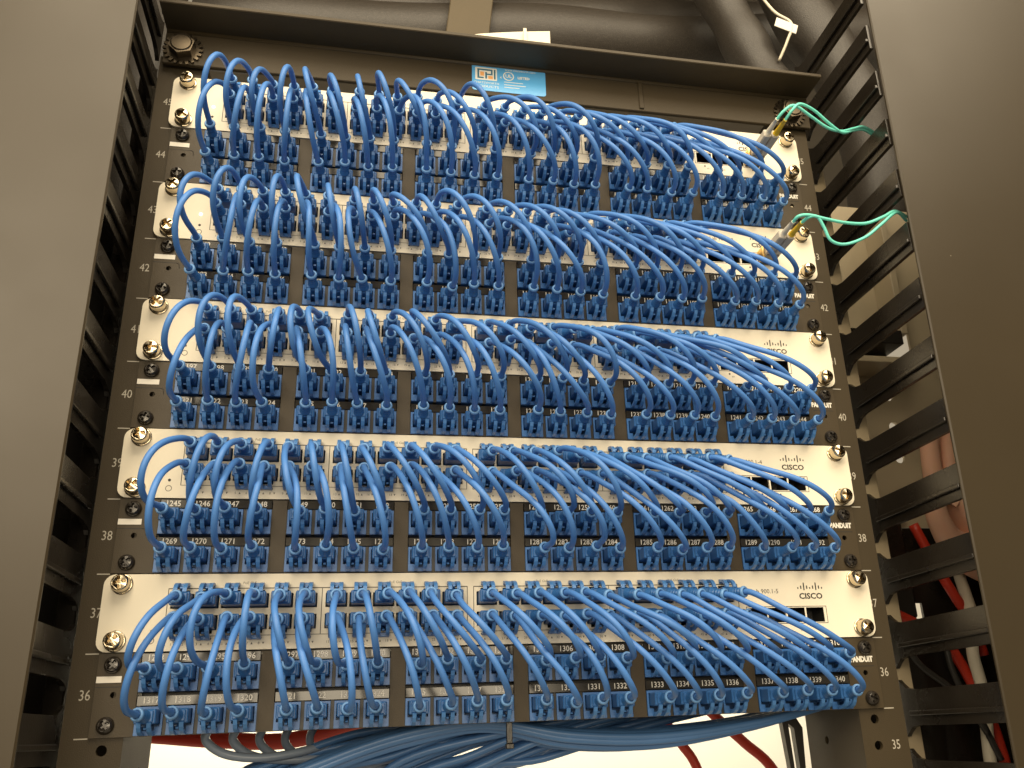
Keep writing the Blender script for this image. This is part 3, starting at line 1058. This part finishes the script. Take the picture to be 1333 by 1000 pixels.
for k in range(5):
    x = -176 + 15 * k
    y = 50 + 8 * k
    bulk('looped_cable', [(x + 6, 32, 14), (x - 6, y - 8, 4), (x - 9, y, -3 - k), (x + 2, y + 4, -11 - 1.6 * k), (x + 22, y + 6, -14 - 2 * k), (x + 44, y + 10, -12 - 3 * k),
                          (x + 70, y + 18, -6 - 3 * k)], 2.6, M['bulk_grey'], LBL3, 'cable', GRP3)
bulk('red_cable', [(145, 250, 40), (172, 250, 0), (186, 250, -20), (200, 250, -44), (215, 250, -110)], 4.2, M['red'],
     'red cable hanging under the bottom panel, the one nearer the blue bundle', 'cable', 'red cables')
bulk('red_cable', [(205, 260, 20), (228, 260, -2), (250, 260, -22), (275, 260, -46), (300, 260, -100)], 4.6, M['red'],
     'red cable hanging under the bottom panel, the one nearer the rail', 'cable', 'red cables')
bulk('red_cable', [(-330, 300, 12), (-260, 300, 4), (-205, 300, -2), (-150, 300, -4), (-90, 300, 10)], 7.0, M['red'],
     'dark red cable running level under jack 1317', 'cable', 'red cables')
# retaining clip below the panel and cable finger at the rail
o = MB().box(-1.8, 1.8, 0, 2.4, -9, 3, 0.3).box(-2.4, 2.4, -1.2, 3.2, -12, -9.02, 0.4).build('retaining_clip', M['finger'], None, (-6.5, 4, -2.5))
tag(o, 'small black retaining clip under jack 1328 of the bottom panel', 'clip')
b = MB()
b.plate([(-6, -40), (4, -44), (6, -6), (0, 4), (-7, 6), (-9, 0)], [[(-3.5, -34), (0.5, -34), (-0.5, -6), (-4.5, -3)]], 0, 6)
o = b.build('lacing_bracket', M['finger'], None, (205, 62, -4))
tag(o, 'black open lacing bracket below the bottom panel beside the rail', 'bracket')

# ------------------------------------------------------------------ cables and a hand in the manager beside the rack
bulk('white_cable', [(412, 136, 140), (410, 132, 107), (404, 118, 72), (398, 118, 41), (400, 118, 8), (394, 118, -46), (390, 118, -160)], 5.0, M['white_cable'],
     'white cable hanging in the cable manager beside the door', 'cable')
bulk('red_cable', [(372, 128, 150), (386, 126, 112), (398, 124, 84), (412, 130, 66), (418, 132, 40)], 4.4, M['red'],
     'short bright red cable behind the manager fingers at unit 37', 'cable', 'red cables')
bulk('red_cable', [(378, 130, 60), (388, 128, 42), (398, 128, 20), (410, 128, -12), (416, 128, -60), (418, 128, -140)], 4.4, M['red'],
     'bright red cable behind the white cable at units 35 and 36', 'cable', 'red cables')
bulk('red_cable', [(330, 135, 82), (348, 135, 74), (364, 135, 66), (385, 138, 52)], 4.2, M['red'],
     'red cable crossing the lit gap behind the fingers at unit 37', 'cable', 'red cables')
bulk('black_cable', [(330, 110, 60), (340, 108, 34), (362, 108, 16), (384, 110, -4), (400, 112, -40)], 2.6, M['black_cable'],
     'thin black cable curving behind the manager fingers at unit 36', 'cable')
bulk('black_cable', [(366, 105, 60), (366, 104, 30), (374, 104, 6), (388, 106, -20)], 2.6, M['black_cable'],
     'black cable hanging nearly straight behind the fingers at unit 36', 'cable')
o = MB().box(-28, 28, 0, 12, -50, 44, 1.5).box(-32, 32, -2, -0.02, 36, 48, 0.5).build('power_strip', M['finger'], None, (338, 135, 122))
tag(o, 'black power strip body standing behind the manager fingers', 'power strip')


def skin_body(name, verts, edges, radii, root, m, loc, sub=2):
    me = bpy.data.meshes.new(name)
    me.from_pydata([tuple(c * MM for c in v) for v in verts], edges, [])
    o = bpy.data.objects.new(name, me)
    COL.objects.link(o)
    sk = o.modifiers.new('skin', 'SKIN')
    for k, v in enumerate(me.skin_vertices[0].data):
        r = radii[k]
        v.radius = (r[0] * MM, r[1] * MM) if isinstance(r, tuple) else (r * MM, r * MM)
        v.use_root = (k == root)
    sk.use_smooth_shade = True
    sb = o.modifiers.new('sub', 'SUBSURF')
    sb.levels = sb.render_levels = sub
    me.materials.append(m)
    o.location = tuple(c * MM for c in loc)
    return o


# forearm, wrist, palm, then four fingers and a thumb
hv = [(230, 34, -60), (130, 22, -42), (58, 8, -26), (14, 2, -6), (0, -2, 26)]
he = [(0, 1), (1, 2), (2, 3), (3, 4)]
hr = [(36, 36), (30, 30), (20, 20), (26, 16), (30, 13)]
for k, (dx, L_, tilt) in enumerate(((-26, 64, -5), (-9, 72, -1), (9, 68, 3), (25, 54, 8))):
    b0 = len(hv)
    hv += [(dx, -4, 48), (dx + tilt * 0.5, -8, 48 + L_ * 0.42), (dx + tilt * 0.8, -14, 48 + L_ * 0.72), (dx + tilt, -22, 48 + L_ * 0.92)]
    hr += [9.6, 8.6, 8.0, 6.6]
    he += [(4, b0), (b0, b0 + 1), (b0 + 1, b0 + 2), (b0 + 2, b0 + 3)]
b0 = len(hv)
hv += [(-28, -10, 6), (-42, -20, 26), (-46, -30, 48)]
hr += [11.5, 9.6, 7.6]
he += [(3, b0), (b0, b0 + 1), (b0 + 1, b0 + 2)]
hand_o = skin_body('person', hv, he, hr, 3, M['skin'], (404, 100, 122))
tag(hand_o, 'bare hand of a person reaching up behind the manager fingers', 'person')
mb = MB().lathe([(0, 34), (14, 38), (60, 44), (110, 46)], axis='x', n=24)
slv = mb.build('sleeve', M['sleeve_red'], hand_o, (120, 22, -42))

# ------------------------------------------------------------------ overhead and behind: sleeves, strap, ceiling, wall
def sleeve(pts, r, label):
    P_ = spline(pts, 8)
    base = P_[0]
    rad = r * (1 + 0.06 * np.sin(np.linspace(0, 22, len(P_))))
    o = MB().tube(P_ - base, rad, 20).build('cable_sleeve', M['mesh_sleeve'], None, tuple(base))
    return tag(o, label, 'cable sleeve', 'overhead braided sleeves')


sleeve([(-700, 330, 900), (-380, 300, 760), (-180, 280, 745), (60, 280, 770), (300, 300, 810), (700, 320, 900)], 42, 'dark braided cable sleeve running level above the top angle')
sleeve([(-600, 380, 1000), (-280, 360, 850), (-60, 350, 845), (160, 350, 860), (420, 360, 905), (800, 380, 1000)], 46, 'dark braided cable sleeve overhead, behind the olive strap')
sleeve([(-345, 120, 960), (-325, 150, 760), (-300, 150, 640), (-296, 130, 520), (-300, 120, 380)], 30, 'dark braided cable sleeve dropping beside the left manager fingers')
sleeve([(330, 200, 1000), (380, 190, 800), (420, 180, 690), (440, 180, 600), (450, 190, 480)], 34, 'dark braided cable sleeve dropping into the right manager')
sleeve([(250, 210, 960), (290, 200, 810), (318, 195, 720), (345, 190, 640)], 26, 'slim dark braided sleeve beside the white overhead tag')
o = MB().box(-24, 24, 0, 3, -70, 296, 1.0).box(-20, 24.4, -2.2, -0.05, -68, -42, 0.6).build('strap', M['strap'], None, (2, 225, 762), )
o.rotation_euler = (0, math.radians(6), 0)
tag(o, 'olive webbing strap hanging above the top angle', 'strap')
b = MB()
cx = [(-60, 0), (-20, 16), (20, 26), (62, 32)]
pts = spline([(-70, 120, -14), (-20, 112, 3), (20, 106, 8), (62, 100, 10)], 6)
vs, fs = [], []
for p in pts:
    for dz in (-120, 0):
        vs.append((p[0], p[1] - 100, p[2] + dz))
    for dz in (0, -120):
        vs.append((p[0], p[1] - 98, p[2] + dz))
for i in range(len(pts) - 1):
    for k in range(4):
        fs.append((4 * i + k, 4 * i + 4 + k, 4 * i + 4 + (k + 1) % 4, 4 * i + (k + 1) % 4))
fs += [(0, 1, 2, 3), tuple(4 * (len(pts) - 1) + k for k in (3, 2, 1, 0))]
b._add(vs, fs)
b.box(36, 39, -1.2, -0.05, -13, 9)
o = b.build('metal_strip', M['brushed'], None, (0, 100, 612))
tag(o, 'brushed silver metal strip showing above the top angle', 'metal strip')
o = MB().box(-13, 13, 0, 1, -6, 6, 0.3).build('paper_tag', M['tag_white'], None, (345, 150, 717))
o.rotation_euler = (0.1, math.radians(18), 0)
tag(o, 'small white tag on an overhead sleeve', 'tag')
bulk('tag_cord', [(330, 200, 860), (322, 172, 800), (336, 158, 745), (352, 151, 722), (346, 155, 700), (338, 165, 680)], 1.6, M['white_cable'],
     'thin pale cord hanging from the small white overhead tag', 'cord')

wall = MB().box(-2200, 2200, 1500, 1560, -1700, 300).build('wall', M['wall'])
wall['kind'] = 'structure'
ceil = MB().box(-1500, 1500, 60, 1500, 1060, 1100).build('ceiling', M['ceiling'])
ceil['kind'] = 'structure'
